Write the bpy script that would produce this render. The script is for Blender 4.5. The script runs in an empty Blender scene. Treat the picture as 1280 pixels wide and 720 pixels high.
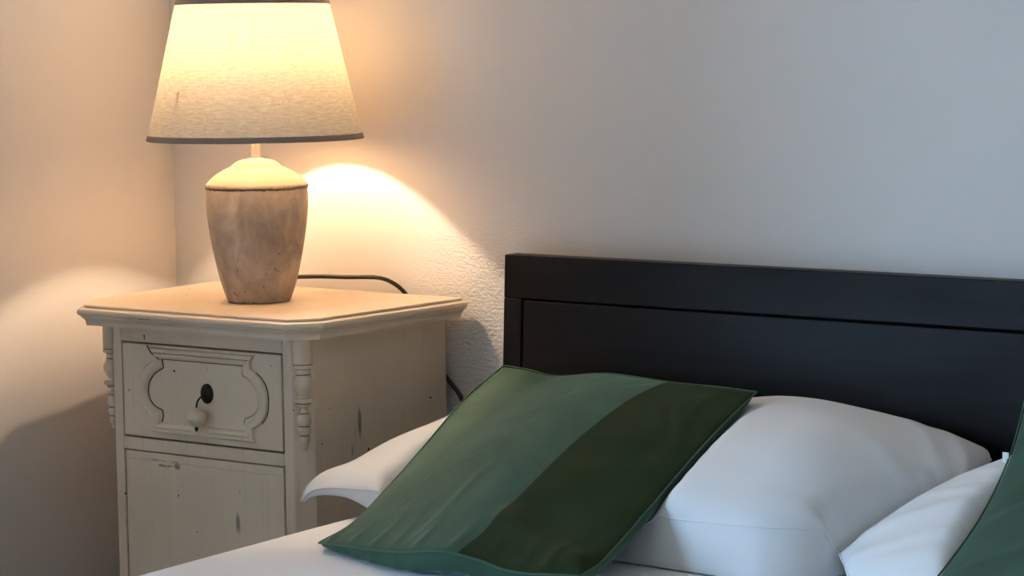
import bpy, bmesh, math, random
import numpy as np
from mathutils import Vector, Matrix
random.seed(7); rng = np.random.default_rng(11)
S = bpy.context.scene
COL = S.collection
PI = math.pi

# ------------------------------------------------------------------ helpers
def obj(name, verts, faces, mat=None, parent=None, smooth=False, mats=None, fmat=None):
    me = bpy.data.meshes.new(name)
    off = Vector((0, 0, 0))
    if parent is not None:
        off = world_loc(parent)
    me.from_pydata([tuple(Vector(v) - off) for v in verts], [], [tuple(int(i) for i in f) for f in faces])
    bm = bmesh.new(); bm.from_mesh(me)
    bmesh.ops.recalc_face_normals(bm, faces=bm.faces)
    bm.to_mesh(me); bm.free()
    o = bpy.data.objects.new(name, me); COL.objects.link(o)
    for m in (mats or ([mat] if mat else [])): me.materials.append(m)
    if fmat is not None:
        for p, k in zip(me.polygons, fmat): p.material_index = k
    if smooth:
        for p in me.polygons: p.use_smooth = True
    if parent is not None: o.parent = parent
    return o

def world_loc(o):
    l = Vector(o.location)
    while o.parent is not None:
        o = o.parent; l = l + Vector(o.location)
    return l

def thing(name, label, cat, loc, group=None):
    o = bpy.data.objects.new(name, None); COL.objects.link(o)
    o.location = loc; o.empty_display_size = .05
    o['label'] = label; o['category'] = cat
    if group: o['group'] = group
    return o

def tag(o, label, cat, group=None):
    o['label'] = label; o['category'] = cat
    if group: o['group'] = group
    return o

def struct(o):
    o['kind'] = 'structure'; return o

def bevel(o, w, seg=2, angle=30):
    m = o.modifiers.new('bev', 'BEVEL'); m.width = w; m.segments = seg; m.limit_method = 'ANGLE'
    m.angle_limit = math.radians(angle); m.harden_normals = False
    return o

def autosmooth(o, deg=35):
    for p in o.data.polygons: p.use_smooth = True
    bm = bmesh.new(); bm.from_mesh(o.data)
    for e in bm.edges:
        if len(e.link_faces) == 2 and e.calc_face_angle(0) > math.radians(deg): e.smooth = False
    bm.to_mesh(o.data); bm.free()
    return o

def box_vf(x0, x1, y0, y1, z0, z1):
    v = [(x, y, z) for z in (z0, z1) for y in (y0, y1) for x in (x0, x1)]
    f = [(0, 2, 3, 1), (4, 5, 7, 6), (0, 1, 5, 4), (2, 6, 7, 3), (0, 4, 6, 2), (1, 3, 7, 5)]
    return v, f

def join(*parts):
    V, Fc = [], []
    for v, f in parts:
        k = len(V); V += list(v); Fc += [tuple(i + k for i in q) for q in f]
    return V, Fc

def prism_vf(poly, z0, z1):
    n = len(poly)
    v = [(x, y, z0) for x, y in poly] + [(x, y, z1) for x, y in poly]
    f = [tuple(range(n))[::-1], tuple(range(n, 2 * n))]
    f += [(i, (i + 1) % n, n + (i + 1) % n, n + i) for i in range(n)]
    return v, f

def lathe_vf(prof, c, seg=64, a0=0, a1=2 * PI, closed=True):
    """prof: (r, z) list"""
    v, f = [], []; n = len(prof); full = abs(a1 - a0 - 2 * PI) < 1e-6
    m = seg if full else seg + 1
    for k in range(m):
        a = a0 + (a1 - a0) * k / seg
        for r, z in prof: v.append((c[0] + r * math.cos(a), c[1] + r * math.sin(a), c[2] + z))
    for k in range(seg):
        k2 = (k + 1) % m
        for i in range(n - 1):
            f.append((k * n + i, k2 * n + i, k2 * n + i + 1, k * n + i + 1))
    return v, f

def smooth_path(pts, sub=8):
    """Catmull-Rom through pts"""
    P = [np.array(p, float) for p in pts]; P = [2 * P[0] - P[1]] + P + [2 * P[-1] - P[-2]]
    out = []
    for i in range(1, len(P) - 2):
        for k in range(sub):
            t = k / sub; a, b, c, d = P[i - 1:i + 3]
            out.append(.5 * ((2 * b) + (c - a) * t + (2 * a - 5 * b + 4 * c - d) * t ** 2 + (3 * b - a - 3 * c + d) * t ** 3))
    out.append(P[-2]); return out

def tube_vf(pts, r, seg=12):
    P = [Vector(p) for p in pts]; v, f = [], []
    up = Vector((0, 0, 1)); n = len(P)
    for i, p in enumerate(P):
        t = (P[min(i + 1, n - 1)] - P[max(i - 1, 0)]).normalized()
        a = t.cross(up)
        if a.length < 1e-3: a = t.cross(Vector((0, 1, 0)))
        a.normalize(); b = t.cross(a).normalized()
        for k in range(seg):
            q = 2 * PI * k / seg; v.append(tuple(p + (a * math.cos(q) + b * math.sin(q)) * r))
    for i in range(n - 1):
        for k in range(seg):
            k2 = (k + 1) % seg
            f.append((i * seg + k, i * seg + k2, (i + 1) * seg + k2, (i + 1) * seg + k))
    f.append(tuple(range(seg))[::-1]); f.append(tuple(range((n - 1) * seg, n * seg)))
    return v, f

# ------------------------------------------------------------------ materials
def mat(name):
    m = bpy.data.materials.new(name); m.use_nodes = True
    return m, m.node_tree, m.node_tree.nodes, m.node_tree.links, m.node_tree.nodes['Principled BSDF']

def nd(nt, t, **kw):
    n = nt.nodes.new(t)
    for k, v in kw.items():
        if hasattr(n, k) and k not in ('inputs',): setattr(n, k, v)
    return n

def pos(nt, scale=(1, 1, 1), coord='Object'):
    tc = nt.nodes.new('ShaderNodeTexCoord'); mp = nt.nodes.new('ShaderNodeMapping')
    mp.inputs['Scale'].default_value = scale
    nt.links.new(tc.outputs[coord], mp.inputs['Vector']); return mp.outputs['Vector']

def noise(nt, vec, scale, detail=4, rough=.55, dist=0):
    n = nt.nodes.new('ShaderNodeTexNoise'); n.inputs['Scale'].default_value = scale
    n.inputs['Detail'].default_value = detail; n.inputs['Roughness'].default_value = rough
    n.inputs['Distortion'].default_value = dist
    nt.links.new(vec, n.inputs['Vector']); return n.outputs['Fac']

def ramp(nt, fac, stops):
    r = nt.nodes.new('ShaderNodeValToRGB'); e = r.color_ramp.elements
    while len(e) > 1: e.remove(e[-1])
    e[0].position = stops[0][0]; e[0].color = (*stops[0][1], 1) if not isinstance(stops[0][1], (int, float)) else (stops[0][1],) * 3 + (1,)
    for p, c in stops[1:]:
        q = e.new(p); q.color = (*c, 1) if not isinstance(c, (int, float)) else (c, c, c, 1)
    nt.links.new(fac, r.inputs['Fac']); return r.outputs['Color']

def mixc(nt, fac, a, b, mode='MIX'):
    m = nt.nodes.new('ShaderNodeMix'); m.data_type = 'RGBA'; m.blend_type = mode
    for s, k in ((fac, 0), (a, 6), (b, 7)):
        if hasattr(s, 'links'): nt.links.new(s, m.inputs[k])
        elif k == 0: m.inputs[0].default_value = s
        else: m.inputs[k].default_value = (*s, 1)
    return m.outputs[2]

def math_(nt, op, a, b=0):
    m = nt.nodes.new('ShaderNodeMath'); m.operation = op
    for s, k in ((a, 0), (b, 1)):
        if hasattr(s, 'links'): nt.links.new(s, m.inputs[k])
        else: m.inputs[k].default_value = s
    return m.outputs[0]

def bump(nt, height, strength, dist=.001, normal=None):
    b = nt.nodes.new('ShaderNodeBump'); b.inputs['Strength'].default_value = strength
    b.inputs['Distance'].default_value = dist; nt.links.new(height, b.inputs['Height'])
    if normal is not None: nt.links.new(normal, b.inputs['Normal'])
    return b.outputs['Normal']

def wall_mat():
    m, nt, N, L, B = mat('wall_plaster')
    v = pos(nt)
    big = noise(nt, v, 2.2, 3)
    L.new(ramp(nt, big, [(.3, (.76, .705, .655)), (.7, (.80, .745, .70))]), B.inputs['Base Color'])
    B.inputs['Roughness'].default_value = .9
    B.inputs['Specular IOR Level'].default_value = .2
    grain = noise(nt, v, 210, 3, .6)
    # brushed streaks slanting through the stipple
    st = nt.nodes.new('ShaderNodeMapping'); st.inputs['Rotation'].default_value = (0, .75, 0); st.inputs['Scale'].default_value = (70, 70, 330)
    L.new(v, st.inputs['Vector']); streak = noise(nt, st.outputs['Vector'], 1, 2, .5)
    h = math_(nt, 'ADD', math_(nt, 'MULTIPLY', grain, .8), math_(nt, 'MULTIPLY', streak, .45))
    # rougher stipple low down beside the bed, smoother elsewhere
    mp = nt.nodes.new('ShaderNodeMapping'); mp.vector_type = 'TEXTURE'; mp.inputs['Location'].default_value = (.55, .01, .72); mp.inputs['Scale'].default_value = (.30, 1, .30)
    L.new(v, mp.inputs['Vector']); ln = nt.nodes.new('ShaderNodeVectorMath'); ln.operation = 'LENGTH'; L.new(mp.outputs[0], ln.inputs[0])
    msk = ramp(nt, math_(nt, 'ADD', ln.outputs['Value'], math_(nt, 'MULTIPLY', noise(nt, v, 4, 2), .5)), [(.55, 1), (1.2, .03)])
    n1 = bump(nt, math_(nt, 'MULTIPLY', h, msk), .9, .0034)
    L.new(bump(nt, noise(nt, v, 14, 3), .07, .006, n1), B.inputs['Normal'])
    return m

SPOTS = []
def paint_mat(name='cream_paint', chips=.5, wear=()):
    """old cream paint; wear = (centre, radii, streak scale, threshold) patches where it has rubbed through to dark wood"""
    m, nt, N, L, B = mat(name)
    geo = nt.nodes.new('ShaderNodeNewGeometry'); P = geo.outputs['Position']
    v = P
    col = ramp(nt, noise(nt, v, 7, 5), [(.25, (.70, .55, .40)), (.75, (.81, .655, .49))])
    # faint vertical brush and grain marks
    gm = nt.nodes.new('ShaderNodeMapping'); gm.inputs['Scale'].default_value = (160, 160, 6); L.new(P, gm.inputs['Vector'])
    grain = noise(nt, gm.outputs['Vector'], 1, 3, .6)
    col = mixc(nt, ramp(nt, grain, [(.56, 0), (.8, .28)]), col, (.42, .35, .27))
    # rare nicks down to dark wood
    nick = noise(nt, v, 95, 1, .4)
    big = noise(nt, v, 9, 1)
    nk = math_(nt, 'MULTIPLY', ramp(nt, nick, [(.80 - .05 * chips, 0), (.815 - .05 * chips, 1)]), ramp(nt, big, [(.5, 0), (.56, 1)]))
    col = mixc(nt, nk, col, (.035, .025, .02))
    for c, rad, sc, th in wear:
        mp = nt.nodes.new('ShaderNodeMapping'); mp.vector_type = 'TEXTURE'
        mp.inputs['Location'].default_value = c; mp.inputs['Scale'].default_value = rad
        L.new(P, mp.inputs['Vector'])
        ln = nt.nodes.new('ShaderNodeVectorMath'); ln.operation = 'LENGTH'; L.new(mp.outputs['Vector'], ln.inputs[0])
        g = ramp(nt, ln.outputs['Value'], [(0, 1), (1, 0)])
        sm = nt.nodes.new('ShaderNodeMapping'); sm.inputs['Scale'].default_value = sc; L.new(P, sm.inputs['Vector'])
        s = noise(nt, sm.outputs['Vector'], 1, 3, .65)
        k = math_(nt, 'MULTIPLY', g, s)
        col = mixc(nt, ramp(nt, k, [(th, 0), (th + .14, .7)]), col, (.06, .05, .045))
    L.new(col, B.inputs['Base Color'])
    B.inputs['Roughness'].default_value = .48
    B.inputs['Specular IOR Level'].default_value = .35
    L.new(bump(nt, math_(nt, 'ADD', grain, noise(nt, v, 60, 3)), .12, .0008), B.inputs['Normal'])
    return m

def plain(name, c, rough=.5, metal=0, spec=.5, bmp=None):
    m, nt, N, L, B = mat(name)
    v = pos(nt)
    L.new(ramp(nt, noise(nt, v, 30, 3), [(.3, tuple(x * .9 for x in c)), (.7, tuple(min(1, x * 1.08) for x in c))]), B.inputs['Base Color'])
    B.inputs['Roughness'].default_value = rough; B.inputs['Metallic'].default_value = metal
    B.inputs['Specular IOR Level'].default_value = spec
    if bmp: L.new(bump(nt, noise(nt, v, bmp[0], 3), bmp[1], .001), B.inputs['Normal'])
    return m

def dark_wood_mat():
    m, nt, N, L, B = mat('dark_stained_wood')
    v = pos(nt, (1.6, 30, 34))
    g = noise(nt, v, 1.5, 6, .6, .6)
    L.new(ramp(nt, g, [(.3, (.0035, .0026, .0024)), (.7, (.009, .0065, .006))]), B.inputs['Base Color'])
    r = ramp(nt, noise(nt, pos(nt, (3, 10, 10)), 1, 4), [(.3, .38), (.7, .50)])
    L.new(r, B.inputs['Roughness']); B.inputs['Specular IOR Level'].default_value = .12
    L.new(bump(nt, g, .10, .0008), B.inputs['Normal'])
    return m

def linen_mat(name, c, weave=1400, strength=.05, sheen=.15, soft=None, rough=.85):
    m, nt, N, L, B = mat(name)
    v = pos(nt)
    L.new(ramp(nt, noise(nt, v, 6, 3), [(.3, tuple(x * .96 for x in c)), (.7, c)]), B.inputs['Base Color'])
    B.inputs['Roughness'].default_value = rough; B.inputs['Specular IOR Level'].default_value = .25
    B.inputs['Sheen Weight'].default_value = sheen; B.inputs['Sheen Roughness'].default_value = .4
    n1 = bump(nt, noise(nt, v, weave, 2), strength, .0005)
    if soft:
        n1 = bump(nt, noise(nt, v, soft[0], 3, .5, 1.2), soft[1], .006, n1)
    L.new(n1, B.inputs['Normal'])
    return m

def velvet_mat(name, c1, c2, tint, sheen=.5):
    m, nt, N, L, B = mat(name)
    v = pos(nt)
    L.new(ramp(nt, noise(nt, v, 9, 4, .6, .8), [(.3, c1), (.72, c2)]), B.inputs['Base Color'])
    B.inputs['Roughness'].default_value = .8; B.inputs['Specular IOR Level'].default_value = .08
    B.inputs['Sheen Weight'].default_value = sheen; B.inputs['Sheen Roughness'].default_value = .35
    B.inputs['Sheen Tint'].default_value = (*tint, 1)
    n1 = bump(nt, noise(nt, v, 900, 2), .06, .0006)
    L.new(bump(nt, noise(nt, v, 16, 3, .5, 1.0), .22, .006, n1), B.inputs['Normal'])
    return m

def shade_mat():
    m, nt, N, L, B = mat('lamp_shade_linen')
    N.remove(B)
    out = N['Material Output']
    tc = nt.nodes.new('ShaderNodeTexCoord')
    sp = nt.nodes.new('ShaderNodeSeparateXYZ'); L.new(tc.outputs['Object'], sp.inputs[0])
    ang = math_(nt, 'ARCTAN2', sp.outputs['Y'], sp.outputs['X'])
    cb = nt.nodes.new('ShaderNodeCombineXYZ')
    L.new(math_(nt, 'MULTIPLY', ang, 9), cb.inputs['X']); L.new(math_(nt, 'MULTIPLY', sp.outputs['Z'], 430), cb.inputs['Y'])
    weft = noise(nt, cb.outputs[0], 1, 4, .7)                       # slubby horizontal threads
    cb2 = nt.nodes.new('ShaderNodeCombineXYZ')
    L.new(math_(nt, 'MULTIPLY', ang, 130), cb2.inputs['X']); L.new(math_(nt, 'MULTIPLY', sp.outputs['Z'], 90), cb2.inputs['Y'])
    warp = noise(nt, cb2.outputs[0], 1, 3, .6)
    w = math_(nt, 'ADD', math_(nt, 'MULTIPLY', weft, .75), math_(nt, 'MULTIPLY', warp, .3))
    cb3 = nt.nodes.new('ShaderNodeCombineXYZ')
    L.new(math_(nt, 'MULTIPLY', ang, 42), cb3.inputs['X']); L.new(math_(nt, 'MULTIPLY', sp.outputs['Z'], 420), cb3.inputs['Y'])
    fleck = ramp(nt, noise(nt, cb3.outputs[0], 1, 1), [(.74, 0), (.8, 1)])
    colT = ramp(nt, w, [(.34, (.52, .36, .18)), (.64, (.95, .75, .47))])
    colT = mixc(nt, math_(nt, 'MULTIPLY', fleck, .55), colT, (.28, .17, .08))
    colD = ramp(nt, w, [(.34, (.46, .38, .28)), (.64, (.73, .63, .50))])
    colD = mixc(nt, math_(nt, 'MULTIPLY', fleck, .6), colD, (.22, .15, .09))
    d = nt.nodes.new('ShaderNodeBsdfDiffuse'); t = nt.nodes.new('ShaderNodeBsdfTranslucent'); mx = nt.nodes.new('ShaderNodeMixShader')
    L.new(colD, d.inputs['Color']); L.new(colT, t.inputs['Color'])
    nrm = bump(nt, w, .25, .0008); L.new(nrm, d.inputs['Normal'])
    mx.inputs[0].default_value = SHADE_T
    L.new(d.outputs[0], mx.inputs[1]); L.new(t.outputs[0], mx.inputs[2]); L.new(mx.outputs[0], out.inputs['Surface'])
    return m

def ceramic_mat():
    m, nt, N, L, B = mat('weathered_ceramic')
    v = pos(nt)
    st = pos(nt, (22, 22, 13))
    a = noise(nt, st, 1, 5, .62, .4)
    col = ramp(nt, a, [(.3, (.20, .165, .14)), (.47, (.35, .265, .195)), (.6, (.45, .35, .265)), (.78, (.55, .47, .39))])
    b = noise(nt, v, 17, 4, .6)
    col = mixc(nt, ramp(nt, b, [(.5, 0), (.68, .55)]), col, (.21, .19, .185))
    c = noise(nt, v, 70, 2, .5, 1.5)
    crack = math_(nt, 'MULTIPLY', ramp(nt, c, [(.66, 0), (.70, 1)]), ramp(nt, noise(nt, v, 14, 2), [(.50, 0), (.58, 1)]))
    col = mixc(nt, crack, col, (.05, .04, .035))
    L.new(col, B.inputs['Base Color']); B.inputs['Roughness'].default_value = .72; B.inputs['Specular IOR Level'].default_value = .3
    h = math_(nt, 'SUBTRACT', math_(nt, 'MULTIPLY', noise(nt, v, 55, 4), .4), crack)
    L.new(bump(nt, h, .8, .0022), B.inputs['Normal'])
    return m

SHADE_T = .047
M = {}
M['wall'] = wall_mat()
M['far_wall'] = plain('tan_wall_paint', (.42, .34, .27), .9, spec=.2)
M['ceiling'] = plain('ceiling_white', (.86, .84, .81), .9, spec=.2)
M['frame'] = plain('white_window_paint', (.75, .75, .74), .5)
m, nt, N, L, B = mat('floor_boards')
v = pos(nt, (9, 1.2, 1)); L.new(ramp(nt, noise(nt, v, 2, 5), [(.3, (.11, .07, .04)), (.7, (.18, .12, .07))]), B.inputs['Base Color']); B.inputs['Roughness'].default_value = .5
M['floor'] = m
M['paint'] = paint_mat()
M['paint_side'] = paint_mat('cream_paint_side_panel', .5, [((.433, -.190, .625), (.03, .009, .050), (120, 260, 18), .26), ((.433, -.205, .588), (.03, .006, .03), (100, 240, 14), .3), ((.433, -.10, .62), (.03, .05, .09), (60, 300, 3), .52)])
M['paint_door'] = paint_mat('cream_paint_door', .45, [((.175, -.31, .556), (.05, .02, .006), (90, 60, 160), .30),
                                                  ((.165, -.31, .563), (.16, .02, .0028), (60, 60, 60), .36),
                                                  ((.3045, -.306, .487), (.010, .02, .034), (330, 90, 34), .27), ((.196, -.309, .557), (.018, .02, .012), (300, 60, 90), .27)])
M['paint_top'] = paint_mat('cream_paint_top_board', .9, [((.165, -.345, .7665), (.10, .02, .0045), (70, 60, 240), .30)])
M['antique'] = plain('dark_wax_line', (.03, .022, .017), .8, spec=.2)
M['dark_wood'] = dark_wood_mat()
M['white'] = linen_mat('white_cotton', (.84, .84, .845), soft=(9, .10))
M['sheet'] = linen_mat('white_sheet_cotton', (.89, .89, .91), soft=(5, .08))
M['velvet'] = velvet_mat('green_satin_velvet', (.034, .068, .045), (.056, .100, .068), (.6, .9, .75), .28)
M['velvet_flap'] = velvet_mat('olive_satin_velvet', (.017, .028, .012), (.027, .041, .018), (.5, .7, .5), .05)
M['velvet_seam_lit'] = velvet_mat('green_satin_velvet_seam_lit', (.060, .100, .066), (.080, .125, .085), (.5, .9, .75), .14)  # paler than the cover; light caught along the ridge put into its colour
M['shade'] = shade_mat()
M['trim'] = plain('taupe_shade_trim', (.27, .20, .165), .8, bmp=(600, .1))
M['ceramic'] = ceramic_mat()
M['lid'] = plain('matte_cream_plaster', (.34, .25, .185), .85, spec=.2, bmp=(40, .15))
M['rim'] = plain('chipped_dark_rim', (.14, .10, .075), .85, bmp=(120, .6))
M['rod'] = plain('brushed_cream_metal', (.34, .29, .24), .4, .5)
M['cable'] = plain('black_cable', (.008, .008, .008), .45)
M['iron'] = plain('dark_bronze', (.022, .017, .013), .42, .7)
M['knob'] = plain('cream_glazed_knob', (.74, .61, .46), .3)
M['brass'] = plain('tarnished_steel', (.2, .18, .15), .4, .9)

# ------------------------------------------------------------------ the room
XL, XR, YB, YF, ZC, T = -.1105, 3.5, .011, -4.6, 2.5, .30
struct(obj('floor', *box_vf(XL - T, XR + T, YF - T, YB + T, -.1, 0), M['floor']))
struct(obj('ceiling', *box_vf(XL - T, XR + T, YF - T, YB + T, ZC, ZC + .1), M['ceiling']))
struct(obj('wall_back', *box_vf(XL - T, XR + T, YB, YB + T, 0, ZC), M['wall']))
struct(obj('wall_front', *box_vf(XL - T, XR + T, YF - T, YF, 0, ZC), M['far_wall']))
struct(obj('wall_right', *box_vf(XR, XR + T, YF, YB, 0, ZC), M['far_wall']))
# tall daylight window further along the left wall, out of the picture
WY0, WY1, WZ0, WZ1 = -3.10, -2.35, .12, 2.05
struct(obj('wall_left', *join(box_vf(XL - T, XL, YF, WY0, 0, ZC), box_vf(XL - T, XL, WY1, YB, 0, ZC),
                              box_vf(XL - T, XL, WY0, WY1, 0, WZ0), box_vf(XL - T, XL, WY0, WY1, WZ1, ZC)), M['wall']))
xf = XL - T + .03; ym = (WY0 + WY1) / 2
win = struct(obj('window_1', *join(box_vf(xf, xf + .05, WY0, WY0 + .05, WZ0, WZ1), box_vf(xf, xf + .05, WY1 - .05, WY1, WZ0, WZ1),
                                   box_vf(xf, xf + .05, WY0 + .05, WY1 - .05, WZ0, WZ0 + .05), box_vf(xf, xf + .05, WY0 + .05, WY1 - .05, WZ1 - .05, WZ1),
                                   box_vf(xf, xf + .05, ym - .035, ym + .035, WZ0 + .05, WZ1 - .05)), M['frame']))
bevel(win, .004)
gm = bpy.data.materials.new('window_glass'); gm.use_nodes = True; nt = gm.node_tree
nt.nodes.remove(nt.nodes['Principled BSDF'])
tr = nt.nodes.new('ShaderNodeBsdfTransparent'); gl = nt.nodes.new('ShaderNodeBsdfGlossy'); gl.inputs['Roughness'].default_value = .02
mx = nt.nodes.new('ShaderNodeMixShader'); mx.inputs[0].default_value = .05
nt.links.new(tr.outputs[0], mx.inputs[1]); nt.links.new(gl.outputs[0], mx.inputs[2])
nt.links.new(mx.outputs[0], nt.nodes['Material Output'].inputs['Surface'])
obj('pane', *box_vf(xf + .022, xf + .028, WY0 + .05, WY1 - .05, WZ0 + .05, WZ1 - .05), gm, win)

# ------------------------------------------------------------------ night stand
ZT = .78
def NS(p):
    x, y, z = p; s = (.407 - x) / .3245
    return (x + .0124 * s, y - .012 * s * (-y / .30), z)
def nobj(name, vf, m, parent, **k):
    return obj(name, [NS(p) for p in vf[0]], vf[1], m, parent, **k)
ns = thing('nightstand', 'cream painted wooden bedside cabinet with drawer and worn chipped edges, standing in the corner', 'nightstand', (.24, -.16, 0))

# table top: moulded edge swept round a board with clipped front corners
slab = [(-.016, -.004), (.0091, -.2869), (.0566, -.3442), (.4259, -.3317), (.4561, -.2982), (.4666, -.004)]
def offset_poly(poly, d):
    """offset all edges but the one along the wall (last -> first)"""
    n = len(poly); lines = []
    for i in range(n):
        a = np.array(poly[i]); b = np.array(poly[(i + 1) % n]); t = (b - a) / np.linalg.norm(b - a)
        nrm = np.array([t[1], -t[0]])
        lines.append((a + nrm * (d if i < n - 1 else 0), t))
    out = []
    for i in range(n):
        p, t = lines[i - 1]; q, s = lines[i]
        A = np.array([t, -s]).T; k = np.linalg.solve(A, q - p); out.append(tuple(p + t * k[0]))
    return out
prof = [(-.0015, 0), (0, -.0010), (0, -.0032), (-.0012, -.0036), (.0015, -.0046), (.0058, -.0048), (.0086, -.0062), (.0098, -.0088), (.0096, -.0115), (.0080, -.0138), (.0052, -.0150),
        (.0044, -.0153), (.0044, -.0172), (.0030, -.0180), (.0002, -.0205), (-.0014, -.0230), (-.0019, -.0258), (-.0020, -.0290), (-.012, -.0290)]
V, Fc = [], []; n = len(slab)
for o_, z in prof: V += [(x, y, ZT + z) for x, y in offset_poly(slab, o_)]
for k in range(len(prof) - 1):
    for i in range(n):
        j = (i + 1) % n; Fc.append((k * n + i, k * n + j, (k + 1) * n + j, (k + 1) * n + i))
Fc.append(tuple(range(n))); Fc.append(tuple(range((len(prof) - 1) * n, len(prof) * n)))
fm = [1 if (f // n == 2 and f < 3 * n) else 0 for f in range(len(Fc))]
top = obj('tabletop', V, Fc, None, ns, mats=[M['paint_top'], M['antique']])
autosmooth(top, 28)

XA, XB = .0668, .4060              # front face between the clipped corners
YFr = -.30; CH = .0208
ZU = .752                          # underside of the top
BXL, BXR = .040, .4377
nobj('side_panel', prism_vf([(.4268, -.278), (.4386, -.006), (.4206, -.006), (.4088, -.278)], .06, ZU), M['paint_side'], ns)
nobj('side_panel', prism_vf([(.0460, -.278), (.0342, -.006), (.0522, -.006), (.0640, -.278)], .06, ZU), M['paint_side'], ns)
nobj('back_panel', box_vf(.05, .422, -.016, -.006, .06, ZU), M['paint'], ns)
# corner posts with a clipped face
post_r = [(.3895, YFr), (XB, YFr), (.4268, YFr + CH), (.4268, -.262), (.3895, -.262)]
post_l = [(.0828, -.262), (.0460, -.262), (.0460, YFr + CH), (XA, YFr), (.0828, YFr)]
pr_ = nobj('corner_post', prism_vf(post_r, .06, ZU), M['paint'], ns)
pl_ = nobj('corner_post', prism_vf(post_l, .06, ZU), M['paint'], ns)
for p in (pr_, pl_): bevel(p, .0008, 2)
nobj('rail', box_vf(.0832, .3891, YFr, -.275, .7285, ZU), M['paint'], ns)
nobj('rail', box_vf(.0832, .3891, YFr, -.275, .5745, .5915), M['paint'], ns)
nobj('rail', box_vf(.0832, .3891, YFr, -.275, .085, .115), M['paint'], ns)
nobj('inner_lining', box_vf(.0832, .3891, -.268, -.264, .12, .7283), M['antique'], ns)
pn = nobj('plinth', prism_vf([(.030, -.006), (.030, -.284), (.060, -.314), (.412, -.314), (.437, -.290), (.446, -.006)], .0, .07), M['paint'], ns)
bevel(pn, .006, 3)

# drawer
dw = nobj('drawer', join(box_vf(.0858, .3868, -.3005, -.284, .5945, .7258), box_vf(.10, .37, -.284, -.03, .60, .70)), M['paint'], ns)
bevel(dw, .0009, 2)
cx = .2405
outl = [(.1415, .7225), (.1480, .7142), (.1478, .704), (.1403, .6995), (.1323, .6938), (.1258, .6872), (.1217, .6800), (.1195, .6730), (.1185, .6655), (.1187, .6560), (.1203, .6465),
        (.1245, .6375), (.1313, .6300), (.1385, .6258), (.1462, .6226), (.1466, .6120), (.1425, .6030)]
innl = [(.1628, .7068), (.1645, .7010), (.1648, .6944), (.1585, .6912), (.1517, .6876), (.1450, .6825), (.1400, .6766), (.1365, .6700), (.1352, .6627), (.1352, .6570), (.1368, .6510),
        (.1402, .6455), (.1460, .6405), (.1535, .6370), (.1612, .6345), (.1625, .6262), (.1600, .6178)]
mir = lambda L: [(2 * cx - x, z) for x, z in L[::-1]]
nseg = 10
def close(L, R):
    bot = [(L[-1][0] + (R[0][0] - L[-1][0]) * k / nseg, L[-1][1]) for k in range(1, nseg)]
    topp = [(R[-1][0] + (L[0][0] - R[-1][0]) * k / nseg, L[0][1]) for k in range(1, nseg)]
    return L + bot + R + topp
lo, li = close(outl, mir(outl)), close(innl, mir(innl)); n = len(lo)
rings = [(0, 0), (.03, .0034), (.10, .0046), (.30, .0050), (.42, .0048), (.55, .0062), (.68, .0060), (.85, .0040), (.95, .0022), (1, 0)]
V, Fc = [], []
for t, h in rings:
    V += [(a[0] + (b[0] - a[0]) * t, -.3005 - h, a[1] + (b[1] - a[1]) * t) for a, b in zip(lo, li)]
for k in range(len(rings) - 1):
    for i in range(n):
        j = (i + 1) % n; Fc.append((k * n + i, k * n + j, (k + 1) * n + j, (k + 1) * n + i))
V0, F0 = V, Fc
# dark waxed hairlines in the crevices of the moulding
def hairline(L, w, y=-.3012):
    V, Fc = [], []
    for i, (x, z) in enumerate(L):
        a = np.array(L[max(i - 1, 0)]); b = np.array(L[min(i + 1, len(L) - 1)]); t = (b - a) / (np.linalg.norm(b - a) + 1e-9); nn = np.array([-t[1], t[0]])
        ww = w * (.55 + .45 * math.sin(i * 1.7) ** 2)
        for s in (-1, 1): V.append((x + nn[0] * ww * s, y, z + nn[1] * ww * s))
    for s in range(len(L)):
        V += [(V[2 * s][0], y + .0014, V[2 * s][2]), (V[2 * s + 1][0], y + .0014, V[2 * s + 1][2])]
    m_ = len(L)
    for i in range(m_ - 1):
        Fc.append((2 * i, 2 * i + 1, 2 * i + 3, 2 * i + 2))
        Fc.append((2 * m_ + 2 * i, 2 * m_ + 2 * i + 1, 2 * m_ + 2 * i + 3, 2 * m_ + 2 * i + 2))
        Fc.append((2 * i, 2 * i + 2, 2 * m_ + 2 * i + 2, 2 * m_ + 2 * i)); Fc.append((2 * i + 1, 2 * i + 3, 2 * m_ + 2 * i + 3, 2 * m_ + 2 * i + 1))
    return V, Fc
fine = lambda L: [tuple(p) for p in smooth_path(L, 3)]
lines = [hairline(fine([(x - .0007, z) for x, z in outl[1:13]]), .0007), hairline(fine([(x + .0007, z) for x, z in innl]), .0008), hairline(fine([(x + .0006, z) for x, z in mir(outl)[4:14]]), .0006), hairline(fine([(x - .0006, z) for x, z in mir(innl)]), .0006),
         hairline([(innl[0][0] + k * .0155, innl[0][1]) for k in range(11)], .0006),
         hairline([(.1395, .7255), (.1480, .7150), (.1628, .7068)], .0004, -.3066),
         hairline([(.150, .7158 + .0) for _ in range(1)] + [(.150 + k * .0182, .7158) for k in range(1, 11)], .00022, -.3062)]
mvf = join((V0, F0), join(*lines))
mo = nobj('moulding', mvf, None, dw, mats=[M['paint'], M['antique']], fmat=[0] * len(F0) + [1] * (len(mvf[1]) - len(F0))); autosmooth(mo, 40)

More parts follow.
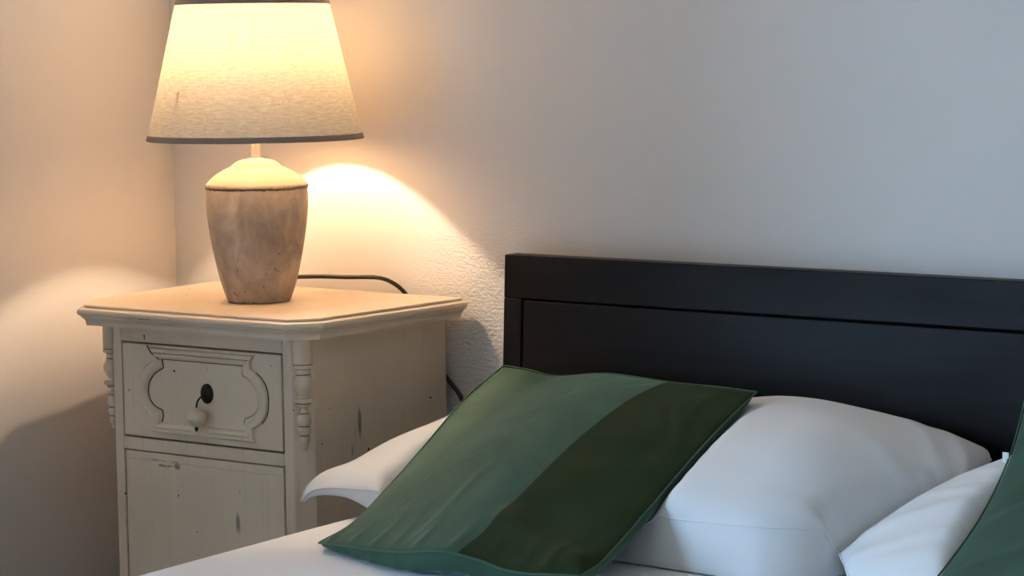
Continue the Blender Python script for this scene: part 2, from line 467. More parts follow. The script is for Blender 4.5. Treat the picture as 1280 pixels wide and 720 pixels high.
# drop pull with its oval plate
def oval(c, rx, rz, y0, h, seg=28, rings=((1, 0), (1, .5), (.85, .9), (.6, 1), (0, 1))):
    V, Fc = [], []
    for t, hh in rings:
        for k in range(seg):
            a = 2 * PI * k / seg; V.append((c[0] + rx * t * math.cos(a), y0 - h * hh, c[1] + rz * t * math.sin(a)))
    for r in range(len(rings) - 1):
        for k in range(seg):
            k2 = (k + 1) % seg; Fc.append((r * seg + k, r * seg + k2, (r + 1) * seg + k2, (r + 1) * seg + k))
    return V, Fc
es = nobj('escutcheon', oval((.2490, .664), .0112, .0140, -.3003, .0045), M['iron'], dw, smooth=True)
kx, kz = .2450, .6335
ph = nobj('drop_pull', tube_vf(smooth_path([(.2470, -.304, .6610), (.2466, -.311, .6600), (.2462, -.3165, .6560), (.2455, -.3182, .6500), (.2450, -.3185, .6440)], 6), .0013, 8), M['iron'], dw, smooth=True)
kp = [(0, .0135), (.004, .0132), (.0052, .0118), (.0050, .0105), (.0085, .0088), (.0122, .0050), (.0142, .0005), (.0136, -.0040), (.0108, -.0085), (.0058, -.0118), (.0032, -.0134), (0, -.0136)]
kn = nobj('knob', lathe_vf(kp, (kx, -.3185, kz), 32), M['knob'], ph, smooth=True)
nobj('finial', lathe_vf([(0, .004), (.0024, .003), (.0026, -.001), (.0012, -.0042), (0, -.005)], (kx - .0005, -.3185, kz - .0155), 16), M['iron'], ph, smooth=True)
# old screw holes of an earlier pull
for x, z, r in ((.2505, .697, .0006), (.3685, .7105, .0008), (.3055, .6235, .0005)):
    nobj('paint_nick', oval((x, z), r, r * 1.3, -.3004, .0003, 12), M['antique'], dw)

# door with its hinge
door = nobj('door', box_vf(.0866, .3868, -.3005, -.284, .118, .5725), M['paint_door'], ns); bevel(door, .0009, 2)
hg = []
for k in range(4):
    hg.append(lathe_vf([(0, .0046), (.0019, .0044), (.0022, .0036), (.0022, -.0036), (.0019, -.0044), (0, -.0046)], (.0846, -.3012, .5000 - k * .0100), 14))
hp_ = [oval((.0846, .5095 - k * .0100), .0017, .0013, -.3008, .0018, 10) for k in (0, 1, 2, 3)]
h1, h2 = join(*hg), join(*hg, *hp_)
nobj('hinge', h2, None, door, smooth=True, mats=[M['paint'], M['iron']], fmat=[0] * len(h1[1]) + [1] * (len(h2[1]) - len(h1[1])))
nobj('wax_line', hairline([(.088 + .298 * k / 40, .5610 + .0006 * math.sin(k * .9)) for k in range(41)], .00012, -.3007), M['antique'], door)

# turned half balusters planted on the clipped corners
bal = [(0, .7515), (.0132, .7515), (.0136, .747), (.0136, .7190), (.0128, .7178), (.0118, .7174), (.0136, .7168), (.0142, .7145), (.0134, .7122), (.0094, .7112), (.0090, .7070), (.0094, .7048), (.0088, .7040),
       (.0092, .7030), (.0098, .7015), (.0118, .6985), (.0136, .6945), (.0141, .6905), (.0134, .6862), (.0108, .6810), (.0084, .6770), (.0074, .6738), (.0080, .6722), (.0126, .6712), (.0138, .6695),
       (.0134, .6668), (.0100, .6652), (.0086, .6640), (.0090, .6622), (.0080, .6608), (.0046, .6592), (.0040, .6565), (.0048, .6538), (.0066, .6518), (.0062, .6508), (.0082, .6485), (.0101, .6440), (.0104, .6410),
       (.0096, .6370), (.0070, .6338), (.0066, .6332), (.0084, .6305), (.0089, .6272), (.0082, .6235), (.0062, .6212), (.0060, .6206), (.0072, .6182), (.0074, .6150), (.0064, .6115), (.0048, .6096), (.0050, .6080), (.0046, .6050), (.0030, .6012), (0, .6000)]
bal = [(r, z - .003) for r, z in bal]
bal2 = [(0, bal[0][1])]
for (r0, z0), (r1, z1) in zip(bal[1:-1], bal[2:]):
    bal2 += [(r0, z0), ((r0 + r1) / 2, (z0 + z1) / 2)]
bal2.append(bal[-1])
for cxp, a0, par in ((( XB + .4268) / 2, -PI / 4, pr_), ((XA + .0460) / 2, -3 * PI / 4, pl_)):
    cy = YFr + CH / 2
    nrm = Vector((math.cos(a0), math.sin(a0), 0))
    c = (cxp + nrm.x * .0012, cy + nrm.y * .0012, 0)
    lv = lathe_vf(bal2, c, 28, a0 - PI / 2, a0 + PI / 2)
    rg = [lathe_vf([(r + .0004, z - .003 + .0005), (r + .0006, z - .003), (r + .0004, z - .003 - .0005)], c, 24, a0 - PI / 2, a0 + PI / 2)
          for r, z in ((.0124, .7175), (.0092, .7112), (.0090, .7036), (.0092, .6716), (.0092, .6648), (.0064, .6512), (.0068, .6335), (.0061, .6209))]
    ov = join(lv, *rg)
    o = nobj('turned_ornament', ov, None, par, mats=[M['paint'], M['antique']], fmat=[0] * len(lv[1]) + [1] * (len(ov[1]) - len(lv[1])))
    autosmooth(o, 50)

# ------------------------------------------------------------------ table lamp
LX, LY = .2442, -.185
lamp = thing('table_lamp', 'lit table lamp with linen shade and weathered clay base on the nightstand', 'lamp', (LX, LY, ZT))
vp = [(0, .0004), (.040, .0004), (.0438, .0012), (.0452, .0040), (.0468, .0085), (.0500, .0170), (.0536, .0290), (.0572, .0430), (.0606, .0590), (.0640, .0760), (.0668, .0930), (.0690, .1080), (.0706, .1220), (.0715, .1340),
      (.0718, .1450), (.0716, .1550), (.0712, .1610)]
ves = obj('vase_base', *lathe_vf(vp, (LX, LY, ZT), 96), M['ceramic'], lamp, smooth=True)
rp = [(.0700, .1606), (.0716, .1608), (.0722, .1622), (.0724, .1640), (.0716, .1652), (.0700, .1656)]
V, Fc = lathe_vf(rp + rp[:1], (LX, LY, ZT), 120)
V = [(LX + (x - LX) * (1 + .008 * rng.standard_normal() * .6), LY + (y - LY) * (1 + .008 * rng.standard_normal() * .6), z + .0005 * rng.standard_normal()) for x, y, z in V]
obj('chipped_rim', V, Fc, M['rim'], lamp, smooth=True)
lp = [(.0716, .1640), (.0718, .1662), (.0700, .1680), (.0660, .1725), (.0610, .1770), (.0550, .1815), (.0490, .1850), (.0430, .1880), (.0385, .1900), (.0360, .1908), (.0350, .1920), (.0335, .1940), (.0300, .1968), (.0250, .1992), (.0190, .2010),
      (.0125, .2018), (.0110, .2022), (.0100, .2030), (0, .2030)]
obj('vase_shoulder', *lathe_vf(lp, (LX, LY, ZT), 96), M['lid'], lamp, smooth=True)
# fluted neck
V, Fc = [], []; sg = 60
for z in (.2025, .2033, .2300, .2420):
    for k in range(sg):
        a = 2 * PI * k / sg; r = .0058 + (.0006 * math.cos(10 * a)); V.append((LX + r * math.cos(a), LY + r * math.sin(a), ZT + z))
for i in range(3):
    for k in range(sg): Fc.append((i * sg + k, i * sg + (k + 1) % sg, (i + 1) * sg + (k + 1) % sg, (i + 1) * sg + k))
Fc.append(tuple(range(3 * sg, 4 * sg)))
obj('neck', V, Fc, M['rod'], lamp, smooth=True)
obj('socket', *lathe_vf([(0, .242), (.0165, .242), (.0175, .246), (.0175, .290), (.0150, .300), (.0140, .322), (0, .322)], (LX, LY, ZT), 32), M['lid'], lamp, smooth=True)
BZ = .360
bulb = obj('bulb', *lathe_vf([(.0215, -.0190), (.0248, -.0120), (.0262, -.0065), (.0268, -.001), (.0274, .004), (.0262, .012), (.0225, .020), (.0165, .0255), (.0090, .0280), (0, .0287)], (LX, LY, ZT + BZ), 32), None, lamp, smooth=True)
obj('bulb_light_stop', *lathe_vf([(0, .322 - BZ), (.0128, .322 - BZ), (.0132, -.040), (.0150, -.037), (.0190, -.033), (.0255, -.0285), (.0320, -.0225), (.0335, -.0190), (.0310, -.0186), (0, -.0184)], (LX, LY, ZT + BZ), 40), M['lid'], bulb, smooth=True)  # unseen flared disc added inside the shade to hold back downward light
bm_ = bpy.data.materials.new('glowing_bulb'); bm_.use_nodes = True; nt = bm_.node_tree; nt.nodes.remove(nt.nodes['Principled BSDF'])
em = nt.nodes.new('ShaderNodeEmission'); em.inputs[0].default_value = (1, .70, .40, 1); em.inputs[1].default_value = 12
tb = nt.nodes.new('ShaderNodeBsdfTransparent'); ad = nt.nodes.new('ShaderNodeAddShader'); nt.links.new(tb.outputs[0], ad.inputs[0]); nt.links.new(em.outputs[0], ad.inputs[1])
nt.links.new(ad.outputs[0], nt.nodes['Material Output'].inputs['Surface']); bulb.data.materials.append(bm_)
# shade: a thin conical drum, lined, open at both ends
R0, R1, Z0, Z1 = .1512, .1068, .2300, .4215
def drum(r0, r1, z0, z1, th, n=14):
    o = [(r0 + (r1 - r0) * k / n, z0 + (z1 - z0) * k / n) for k in range(n + 1)]
    return o
obj('lamp_shade', *lathe_vf(drum(R0, R1, Z0, Z1, 0), (LX, LY, ZT), 128), M['shade'], lamp, smooth=True)
sl = (R1 - R0) / (Z1 - Z0)
def band(z0, z1, th=.0011):
    a, b = R0 + sl * (z0 - Z0), R0 + sl * (z1 - Z0)
    p = [(a + th, z0), (b + th, z1), (b + th * .5, z1 + .0007), (b - th, z1), (a - th, z0), (a, z0 - .0007)]
    return lathe_vf(p + p[:1], (LX, LY, ZT), 128)
obj('shade_trim', *band(Z0 - .0006, Z0 + .0062), M['trim'], lamp, smooth=True)
obj('shade_trim', *band(Z1 - .0038, Z1 + .003), M['trim'], lamp, smooth=True)
sp = [lathe_vf([(.0145, .296), (.024, .296), (.024, .299), (.0145, .299), (.0145, .296)], (LX, LY, ZT), 32)]
for k in range(3):
    a = 2 * PI * k / 3 + .4; rr = R0 + sl * (.2975 - Z0) - .0006
    sp.append(tube_vf([(LX + .022 * math.cos(a), LY + .022 * math.sin(a), ZT + .2975), (LX + rr * math.cos(a), LY + rr * math.sin(a), ZT + .2975)], .0016, 8))
obj('shade_spider', *join(*sp), M['brass'], lamp, smooth=True)
cord = smooth_path([(.2405, -.130, .8080), (.2359, -.110, .8072), (.2345, -.080, .8053), (.2500, -.058, .8045), (.2825, -.045, .8041), (.322, -.020, .8032), (.3404, -.0075, .7965), (.3540, .0030, .7830), (.3620, .0055, .7700), (.3690, .0058, .755), (.382, .0058, .72),
                    (.4090, .0065, .682), (.434, .0062, .656), (.4505, .0060, .640), (.4600, .0060, .624), (.4640, .0060, .600), (.465, .006, .54), (.462, .006, .42), (.46, .006, .30)], 8)
obj('cord', *tube_vf(cord, .0032, 10), M['cable'], lamp, smooth=True)
pt = bpy.data.lights.new('bulb_light', 'POINT'); pt.energy = 30.0; pt.color = (1, .775, .54); pt.shadow_soft_size = .026
po = bpy.data.objects.new('bulb_light', pt); COL.objects.link(po); po.location = (0, 0, BZ + .004); po.parent = lamp

# ------------------------------------------------------------------ bed
bed = thing('bed', 'dark stained wooden bed with framed panel headboard against the wall', 'bed', (1.43, -1.05, 0))
tl = math.radians(3.0)
def HB(x, y, z):                    # headboard leans back slightly; y measured from its front face
    dz = z - .85
    return (x, -.054 + y * math.cos(tl) + math.tan(tl) * dz, .8505 + dz)
def hobj(name, vf, m, par): return obj(name, [HB(*p) for p in vf[0]], vf[1], m, par)
HX0, HX1 = .5805, 2.28
gw, rh, sw = .0026, .0590, .0300
hb = hobj('headboard', join(box_vf(HX0, HX1, 0, .028, .85 - rh, .85), box_vf(HX0, HX0 + sw, 0, .028, .10, .85 - rh), box_vf(HX1 - sw, HX1, 0, .028, .10, .85 - rh),
                            box_vf(HX0 + sw, HX1 - sw, .0, .028, .30, .36)), M['dark_wood'], bed)
bevel(hb, .0016, 3)
hp = hobj('headboard_panel', box_vf(HX0 + sw + gw, HX1 - sw - gw, .0012, .018, .36 + gw, .85 - rh - gw), M['dark_wood'], hb); bevel(hp, .0012, 2)
hobj('groove_backing', box_vf(HX0 + sw - .0005, HX1 - sw + .0005, .0185, .0225, .355, .85 - rh + .0005), M['antique'], hb)
for x0 in (.612, 2.222):
    r_ = obj('side_rail', *box_vf(x0, x0 + .026, -2.08, -.10, .20, .36), M['dark_wood'], bed); bevel(r_, .003)
r_ = obj('foot_rail', *box_vf(.612, 2.248, -2.108, -2.081, .20, .40), M['dark_wood'], bed); bevel(r_, .003)
obj('slat_base', *join(*[box_vf(.639, 2.221, -2.04 + .13 * k, -1.96 + .13 * k, .30, .318) for k in range(15)]), M['dark_wood'], bed)
for x in (.640, 2.172):
    for y in (-2.08, -.18):
        l_ = obj('leg', *box_vf(x, x + .05, y + .001, y + .055, 0, .2995), M['dark_wood'], bed); bevel(l_, .003)

# ------------------------------------------------------------------ soft things: stuffed covers spanned between their four seams
def resample(pts, n):
    P = np.array(smooth_path(pts, 12)); d = np.r_[0, np.cumsum(np.linalg.norm(np.diff(P, axis=0), axis=1))]
    t = np.linspace(0, d[-1], n); return np.stack([np.interp(t, d, P[:, k]) for k in range(3)], 1)

def normals(A):
    n_ = np.cross(np.gradient(A, axis=0), np.gradient(A, axis=1)); return n_ / (np.linalg.norm(n_, axis=-1, keepdims=True) + 1e-12)

def stuffed(bottom, right, top_, left, nu, nv, up, down, ex=.62, exb=.3, bdir=(0, -.14, -.99)):
    """seams as point lists (bottom and top run left to right, left and right run bottom to top); up, down: thickness functions of (u, v)"""
    b, t, l, r = resample(bottom, nu), resample(top_, nu), resample(left, nv), resample(right, nv)
    u = np.linspace(0, 1, nu)[:, None, None]; v = np.linspace(0, 1, nv)[None, :, None]
    C = (1 - v) * b[:, None] + v * t[:, None] + (1 - u) * l[None] + u * r[None] - ((1 - u) * (1 - v) * b[0] + u * (1 - v) * b[-1] + (1 - u) * v * t[0] + u * v * t[-1])
    n_ = normals(C)
    for _ in range(6): n_[1:-1, 1:-1] = (n_[:-2, 1:-1] + n_[2:, 1:-1] + n_[1:-1, :-2] + n_[1:-1, 2:]) / 4
    n_ /= np.linalg.norm(n_, axis=-1, keepdims=True)
    U, Vv = u[..., 0] + 0 * v[..., 0], v[..., 0] + 0 * u[..., 0]
    g = (np.clip(4 * U * (1 - U), 0, 1) * np.clip(4 * Vv * (1 - Vv), 0, 1)) ** ex
    g[0] = g[-1] = 0; g[:, 0] = g[:, -1] = 0
    gb = g ** (exb / ex)
    Ts = C + n_ * (g * up(U, Vv))[..., None]; Bs = C + np.array(bdir) * (gb * down(U, Vv))[..., None]
    return Ts, Bs, U, Vv

def shell_vf(Ts, Bs):
    nx, ny = Ts.shape[:2]; V = [tuple(p) for p in Ts.reshape(-1, 3)]; idx = np.arange(nx * ny).reshape(nx, ny); ib = -np.ones((nx, ny), int)
    for i in range(nx):
        for j in range(ny):
            if i in (0, nx - 1) or j in (0, ny - 1): ib[i, j] = idx[i, j]
            else: ib[i, j] = len(V); V.append(tuple(Bs[i, j]))
    Fc = []
    for i in range(nx - 1):
        for j in range(ny - 1):
            Fc.append((idx[i, j], idx[i + 1, j], idx[i + 1, j + 1], idx[i, j + 1]))
            q = (ib[i, j], ib[i, j + 1], ib[i + 1, j + 1], ib[i + 1, j])
            if len(set(q)) == 4: Fc.append(q)
    return V, Fc

def subsurf(o, lv=1):
    m = o.modifiers.new('sub', 'SUBSURF'); m.levels = lv; m.render_levels = lv; return o

def seam_vf(Ts, r=.0011, off=0.0):
    nx, ny = Ts.shape[:2]
    loop = [Ts[i, 0] for i in range(nx)] + [Ts[-1, j] for j in range(1, ny)] + [Ts[i, -1] for i in range(nx - 2, -1, -1)] + [Ts[0, j] for j in range(ny - 2, 0, -1)]
    loop.append(loop[0])
    return tube_vf([tuple(p) for p in loop], r, 6)

ZM = .55
def bed_ground(A): return np.where((A[..., 0] > .60) & (A[..., 1] > -2.1), ZM + .0015, .2)
def headboard_stop(A):
    lim = -.058 + math.tan(tl) * (A[..., 2] - .85); A[..., 1] = np.minimum(A[..., 1], lim)

# mattress under its tucked white sheet
def mattress():
    nx, ny = 60, 84; x0, x1, y0, y1, z0 = .602, 2.255, -2.075, -.092, .325
    R = .020
    V, Fc = [], []
    prof_ = [(0, ZM)] ; pts = []
    # rounded rectangle rings from the top outwards and down
    rings_ = [(.24, 0), (.12, 0), (.05, 0), (.028, 0)] + [(R - R * math.sin(a), R - R * math.cos(a)) for a in np.linspace(0, PI / 2, 7)] + [(0, .06), (.001, .12), (.003, .18), (.012, ZM - z0)]
    def ring(ins, dz, m_=260):
        out = []; w, h = x1 - x0 - 2 * ins, y1 - y0 - 2 * ins; rc = max(.05 - ins * .5, .01)
        per = 2 * (w + h)
        for k in range(m_):
            s = per * k / m_
            if s < w: x, y, nx_, ny_ = x0 + ins + s, y0 + ins, 0, -1
            elif s < w + h: x, y, nx_, ny_ = x1 - ins, y0 + ins + s - w, 1, 0
            elif s < 2 * w + h: x, y, nx_, ny_ = x1 - ins - (s - w - h), y1 - ins, 0, 1
            else: x, y, nx_, ny_ = x0 + ins, y1 - ins - (s - 2 * w - h), -1, 0
            wv = (.0016 * math.sin(s * 9 + 1) + .0010 * math.sin(s * 23)) * min(1, dz / .05 + .25)
            out.append((x + nx_ * wv, y + ny_ * wv, ZM - dz + (.0012 * math.sin(s * 7 + .6) if dz < .02 else 0)))
        return out
    m_ = 260
    for ins, dz in rings_: V += ring(ins, dz, m_)
    for r in range(len(rings_) - 1):
        for k in range(m_): Fc.append((r * m_ + k, r * m_ + (k + 1) % m_, (r + 1) * m_ + (k + 1) % m_, (r + 1) * m_ + k))
    Fc.append(tuple(range(m_))); Fc.append(tuple(range((len(rings_) - 1) * m_, len(rings_) * m_)))
    return V, Fc
mt = obj('mattress', *mattress(), M['sheet'], None); autosmooth(mt, 60)
tag(mt, 'mattress tucked in a smooth white sheet, lying in the dark bed', 'mattress')

# ---- green cushions
def ridge(U, V, a, b, w, h, fade=.25):
    """a crease from a to b (in cover coordinates) of half width w and height h"""
    a, b = np.array(a), np.array(b); d = b - a; L_ = np.linalg.norm(d); d = d / L_
    s = ((U - a[0]) * d[0] + (V - a[1]) * d[1]) / L_; q = -(U - a[0]) * d[1] + (V - a[1]) * d[0]
    e = np.clip(np.minimum(s, 1 - s) / fade, 0, 1); e = e * e * (3 - 2 * e)
    return h * e * np.exp(-(q / w) ** 2)

NU = 90
def make_cushion(bottom, right, top_, left, label, flap_at, hup, hdn, folds, tag_at=None, seed=1):
    r_ = np.random.default_rng(seed); ph = r_.uniform(0, 6.28, 12)
    Ts, Bs, U, V_ = stuffed(bottom, right, top_, left, NU, NU, lambda u, v: hup + 0 * u, lambda u, v: hdn + 0 * u, .85, .3)
    nn = normals(Ts); edge = np.clip(np.minimum(np.minimum(U, 1 - U), np.minimum(V_, 1 - V_)) / .03, 0, 1)
    h = .0012 * np.sin(7 * U + 5 * V_ + ph[0]) + .0009 * np.sin(13 * U - 9 * V_ + ph[1])
    # gathers running in from the lower and upper seams
    for k in range(9):
        c = .06 + .105 * k + r_.uniform(-.02, .02)
        h += r_.uniform(.0016, .0048) * np.exp(-((U - c - .15 * V_ * (c - .5)) / .014) ** 2) * np.exp(-(V_ / r_.uniform(.07, .15)) ** 1.5)
        c = .06 + .105 * k + r_.uniform(-.02, .02)
        h += r_.uniform(.0003, .0012) * np.exp(-((U - c) / .012) ** 2) * np.exp(-((1 - V_) / r_.uniform(.05, .10)) ** 1.5)
    for f_ in folds: h += ridge(U, V_, *f_)
    Ts = Ts + nn * (h * edge)[..., None]
    bn = normals(Bs); hb_ = 0
    for k in range(9):
        c = .08 + .10 * k + r_.uniform(-.02, .02); hb_ = hb_ + r_.uniform(.002, .006) * np.exp(-((U - c) / .016) ** 2) * np.exp(-(V_ / .10) ** 1.5)
    Bs = Bs - bn * (hb_ * edge)[..., None]
    for A in (Ts, Bs): headboard_stop(A); A[..., 2] = np.maximum(A[..., 2], bed_ground(A) + .001)
    cen = Ts.mean((0, 1))
    e = thing('cushion', label, 'cushion', (float(cen[0]), float(cen[1]), ZM), 'green cushions on the bed')
    subsurf(obj('cover', *shell_vf(Ts, Bs), M['velvet'], e, smooth=True))
    obj('seam', *seam_vf(Ts, .0011), M['velvet_seam_lit'], e, smooth=True)
    # envelope flap along one side, lying on the cover
    nn = normals(Ts); cols, rows = 44, 88
    def samp(A, fu, fv):
        a = fu * (NU - 1); b = fv * (NU - 1); i = int(min(a, NU - 2)); j = int(min(b, NU - 2)); s, t = a - i, b - j
        return A[i, j] * (1 - s) * (1 - t) + A[i + 1, j] * s * (1 - t) + A[i, j + 1] * (1 - s) * t + A[i + 1, j + 1] * s * t
    up, lo_ = [], []
    for i in range(cols):
        for j in range(rows):
            fv = .006 + .988 * j / (rows - 1); u0 = flap_at[0] + (flap_at[1] - flap_at[0]) * fv + .10 * fv * (1 - fv)
            fu = u0 + (.994 - u0) * i / (cols - 1)
            p = samp(Ts, fu, fv); q = samp(nn, fu, fv); h = .0016
            if i == 1: h = .0022
            if i == cols - 1 or j in (0, rows - 1): h = .0006
            up.append(p + q * h); lo_.append(p - q * .0015)
    V = [tuple(p) for p in up + lo_]; Fc = []; k = cols * rows
    for i in range(cols - 1):
        for j in range(rows - 1):
            a = i * rows + j; Fc.append((a, a + rows, a + rows + 1, a + 1)); Fc.append((k + a, k + a + 1, k + a + rows + 1, k + a + rows))
    for i in range(cols - 1):
        for j in (0, rows - 1): a = i * rows + j; Fc.append((a, a + rows, k + a + rows, k + a))
    for j in range(rows - 1):
        for i in (0, cols - 1): a = i * rows + j; Fc.append((a, a + 1, k + a + 1, k + a))
    fl = obj('flap', V, Fc, M['velvet_flap'], e); autosmooth(fl, 50)
    if tag_at is not None:
        p = Ts[0, int(tag_at * (NU - 1))]
        tg = obj('care_tag', *box_vf(p[0] - .0065, p[0] + .001, p[1] - .003, p[1] - .002, p[2] - .006, p[2] + .006), M['white'], e); bevel(tg, .0004, 1)
    return e, Ts, Bs

cBL, cBR, cTR, cTL = (.7000, -.588, .5575), (1.098, -.622, .5740), (1.070, -.207, .7168), (.6500, -.152, .7130)
g1, g1T, g1B = make_cushion(
    [cBL, (.7400, -.604, .5625), (.8520, -.636, .5735), (.9230, -.640, .5830), (.966, -.636, .5795), (1.020, -.634, .5710), cBR],
    [cBR, (1.0880, -.550, .5850), (1.0800, -.380, .6565), (1.0742, -.290, .6898), cTR],
    [cTL, (.6916, -.155, .7109), (.7438, -.163, .7072), (.8322, -.175, .7180), (.9383, -.190, .7167), (1.014, -.200, .7177), cTR],
    [cBL, (.6950, -.520, .5690), (.6680, -.420, .5935), (.6450, -.320, .6270), (.6346, -.220, .6744), cTL],
    'whole square green cushion with a darker side panel, leaning near the nightstand', (.62, .69), .036, .050,
    [((.60, .19), (1.02, .05), .05, .0095, .2), ((.42, .0), (.50, .42), .016, .0018), ((.80, .93), (.97, .60), .018, .0020), ((.87, .96), (.93, .66), .012, .0016)], seed=3)
dBL, dBR, dTR, dTL = (1.450, -.575, .5650), (1.88, -.575, .5690), (1.840, -.190, .742), (1.392, -.140, .752)
g2, g2T, g2B = make_cushion(
    [dBL, (1.58, -.592, .566), (1.73, -.592, .566), dBR], [dBR, (1.87, -.46, .61), (1.855, -.30, .69), dTR],
    [dTL, (1.53, -.165, .738), (1.69, -.175, .738), dTR],
    [dBL, (1.441, -.470, .590), (1.431, -.350, .630), (1.4200, -.250, .686), dTL],
    'green cushion with a small white tag, farther from the nightstand', (.66, .70), .040, .050,
    [((.0, .38), (.40, .62), .03, .0035), ((.02, .20), (.35, .36), .03, .0025)], tag_at=.70, seed=5)

# ---- white pillows, pressed down where the green cushions lie on them
def sampler(B, T_):
    """underside of a soft thing as a fine cloud for pressing others down"""
    def dense(A):
        A2 = np.empty((A.shape[0] * 2 - 1, A.shape[1], 3)); A2[::2] = A; A2[1::2] = (A[:-1] + A[1:]) / 2
        A3 = np.empty((A2.shape[0], A2.shape[1] * 2 - 1, 3)); A3[:, ::2] = A2; A3[:, 1::2] = (A2[:, :-1] + A2[:, 1:]) / 2
        return A3.reshape(-1, 3)
    return dense(B)
def press(A, clouds, gap):
    a = A.reshape(-1, 3)
    for P in clouds:
        for k0 in range(0, len(a), 600):
            q = a[k0:k0 + 600]; d = (q[:, None, 0] - P[None, :, 0]) ** 2 + (q[:, None, 1] - P[None, :, 1]) ** 2
            k = d.argmin(1); ok = d[np.arange(len(q)), k] < .008 ** 2
            q[:, 2] = np.where(ok, np.minimum(q[:, 2], P[k, 2] - gap), q[:, 2]); a[k0:k0 + 600] = q
    A[...] = a.reshape(A.shape)
def relax(A, n, k):
    for _ in range(n):
        I = A[1:-1, 1:-1]; A[1:-1, 1:-1] = I + k * ((A[:-2, 1:-1] + A[2:, 1:-1] + A[1:-1, :-2] + A[1:-1, 2:]) / 4 - I)
def make_pillow(bottom, right, top_, left, label, up, dn, folds, clouds, seed):
    nu, nv = 110, 70; r_ = np.random.default_rng(seed)
    Ts, Bs, U, V_ = stuffed(bottom, right, top_, left, nu, nv, up, dn, .55, .14, (0, -.30, -1))
    nn = normals(Ts); edge = np.clip(np.minimum(np.minimum(U, 1 - U), np.minimum(V_, 1 - V_)) / .03, 0, 1)
    h = .0012 * np.sin(11 * U + 4 * V_) + .0010 * np.sin(6 * V_ - 17 * U)
    for k in range(14):
        c = .03 + .07 * k + r_.uniform(-.015, .015)
        h = h + r_.uniform(.0004, .0016) * np.exp(-((U - c) / .010) ** 2) * np.exp(-(V_ / r_.uniform(.08, .18)) ** 1.5)
    for f_ in folds: h = h + ridge(U, V_, *f_)
    Ts = Ts + nn * (h * edge)[..., None]
    for A in (Ts, Bs): headboard_stop(A)
    press(Ts, clouds, .004); relax(Ts, 6, .5); press(Ts, clouds, .003)
    for A in (Ts, Bs): A[..., 2] = np.maximum(A[..., 2], bed_ground(A) + .0005)
    Bs[1:-1, 1:-1, 2] = np.minimum(Bs[1:-1, 1:-1, 2], Ts[1:-1, 1:-1, 2] - .0015); Ts[..., 2] = np.maximum(Ts[..., 2], bed_ground(Ts) + .003)
    Bs[..., 2] = np.where((Bs[..., 0] > .6), np.maximum(Bs[..., 2], ZM + .0015), Bs[..., 2])
    cen = Ts.mean((0, 1))
    e = thing('pillow', label, 'pillow', (float(cen[0]), float(cen[1]), ZM), 'white pillows along the headboard')
    subsurf(obj('pillowcase', *shell_vf(Ts, Bs), M['white'], e, smooth=True))
    obj('seam', *seam_vf(Ts, .0009), M['white'], e, smooth=True)
    return e, Ts, Bs
G1, G2 = sampler(g1B, g1T), sampler(g2B, g2T)
sm = lambda x, a, b: np.clip((x - a) / (b - a), 0, 1) ** 2 * (3 - 2 * np.clip((x - a) / (b - a), 0, 1))
qBL, qBR, qTR, qTL = (1.2747, -.3796, .5775), (2.07, -.42, .600), (2.08, -.110, .660), (1.390, -.105, .672)
w2, w2T, w2B = make_pillow([qBL, (1.292, -.398, .568), (1.325, -.432, .562), (1.43, -.465, .562), (1.6, -.475, .564), (1.85, -.47, .566), qBR], [qBR, (2.10, -.26, .63), qTR],
                           [qTL, (1.6, -.095, .675), (1.85, -.095, .672), qTR], [qBL, (1.304, -.300, .6114), (1.3334, -.220, .6353), (1.3684, -.160, .6554), qTL],
                           'white pillow under the tagged green cushion, farther from the nightstand', lambda u, v: .060 + 0 * u, lambda u, v: .012 + .05 * sm(u, .0, .12),
                           [((-.02, .04), (.18, .40), .014, .008), ((.015, -.02), (.20, .24), .010, .008), ((.05, -.02), (.22, .16), .010, .007), ((.10, -.02), (.20, .12), .008, .005), ((.02, .35), (.22, .47), .014, .004), ((.02, .55), (.2, .6), .014, .003)], [G2], 9)
G3 = sampler(w2B, w2T)
pBL, pBR, pTR, pTL = (.5147, -.410, .5579), (1.292, -.335, .598), (1.340, -.130, .6480), (.612, -.100, .668)
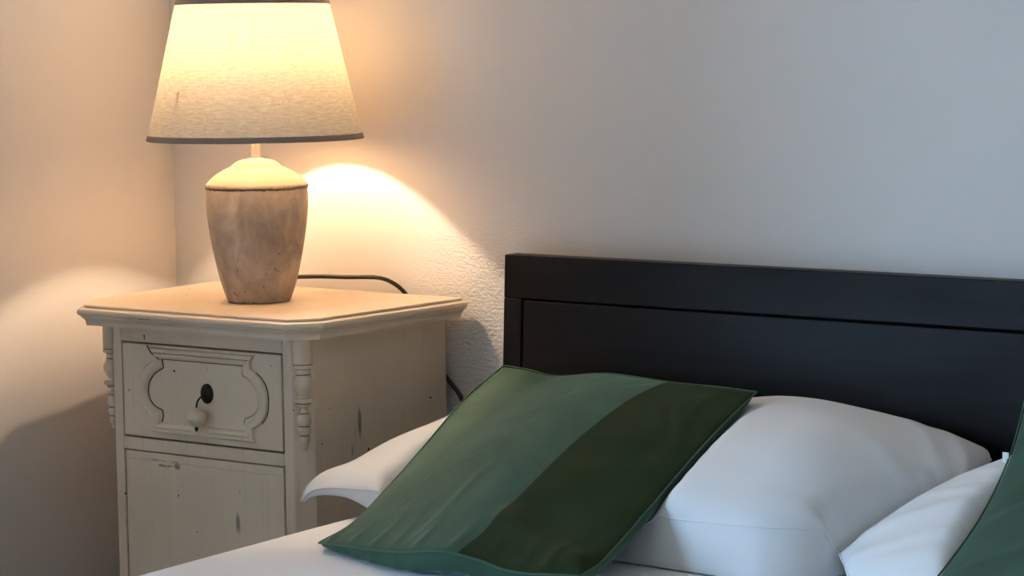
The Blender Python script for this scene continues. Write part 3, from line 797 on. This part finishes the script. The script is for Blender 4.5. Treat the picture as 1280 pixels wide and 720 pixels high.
w1, w1T, w1B = make_pillow([pBL, (.5500, -.418, .5790), (.6313, -.430, .5886), (.85, -.440, .598), (1.05, -.447, .605), (1.1863, -.450, .6088), (1.232, -.436, .6085), (1.264, -.400, .604), pBR], [pBR, (1.328, -.260, .622), (1.342, -.19, .638), pTR],
                           [pTL, (.80, -.085, .678), (1.05, -.080, .680), (1.2, -.082, .670), (1.308, -.100, .658), pTR],
                           [pBL, (.5069, -.385, .5760), (.5258, -.345, .5873), (.5469, -.280, .6146), (.5809, -.200, .6417), pTL],
                           'white pillow against the headboard behind the whole green cushion', lambda u, v: .010 + .042 * sm(u, .35, .70) - .026 * sm(u, .80, 1), lambda u, v: .024 + .07 * sm(u, .1, .3),
                           [((.80, .99), (1.0, .45), .010, .0045), ((.86, 1.0), (1.02, .62), .012, .004), ((.80, .05), (.76, .85), .06, .010, .4), ((.88, .10), (.97, .42), .018, .006), ((.83, .12), (.95, .02), .012, .006), ((.84, .60), (.97, .30), .015, .0035), ((.52, .86), (.86, .90), .018, .004), ((.70, .0), (.69, .16), .006, .0025), ((.80, .0), (.81, .14), .006, .0025)], [G1, G3], 8)

# ------------------------------------------------------------------ daylight
W = bpy.data.worlds.new('sky'); S.world = W; W.use_nodes = True
bg = W.node_tree.nodes['Background']; nt = W.node_tree; tc = nt.nodes.new('ShaderNodeTexCoord'); sp = nt.nodes.new('ShaderNodeSeparateXYZ'); nt.links.new(tc.outputs['Generated'], sp.inputs[0])
nt.links.new(ramp(nt, math_(nt, 'ADD', math_(nt, 'MULTIPLY', sp.outputs['Z'], .5), .5), [(.485, (.035, .045, .04)), (.50, (.43, .70, 1.0)), (1.0, (.32, .58, 1.0))]), bg.inputs[0])
bg.inputs[1].default_value = 112.0
al = bpy.data.lights.new('window_portal', 'AREA'); al.shape = 'RECTANGLE'; al.size = WY1 - WY0; al.size_y = WZ1 - WZ0
ao = bpy.data.objects.new('window_portal', al); COL.objects.link(ao)
ao.location = (XL - T - .005, ym, (WZ0 + WZ1) / 2); ao.rotation_euler = (PI / 2, 0, -PI / 2)
al.cycles.is_portal = True

# ------------------------------------------------------------------ camera
yaw, pitch, roll, f = .6364, .1024, -.0127, 2938.0
Fw = Vector((-math.sin(yaw) * math.cos(pitch), math.cos(yaw) * math.cos(pitch), -math.sin(pitch)))
Rt = Vector((math.cos(yaw), math.sin(yaw), 0)); Up = Rt.cross(Fw)
R2 = Rt * math.cos(roll) + Up * math.sin(roll); U2 = -Rt * math.sin(roll) + Up * math.cos(roll)
cam = bpy.data.cameras.new('camera'); co = bpy.data.objects.new('camera', cam); COL.objects.link(co)
mw = Matrix((R2, U2, -Fw)).transposed().to_4x4(); mw.translation = (2.4992, -2.6342, 1.1344)
co.matrix_world = mw; cam.sensor_width = 36; cam.lens = f / 1280 * 36; cam.clip_start = .05
S.camera = co

S.view_settings.view_transform = 'Standard'; S.view_settings.look = 'None'; S.view_settings.gamma = 1
S.view_settings.use_curve_mapping = False; S.view_settings.exposure = 0
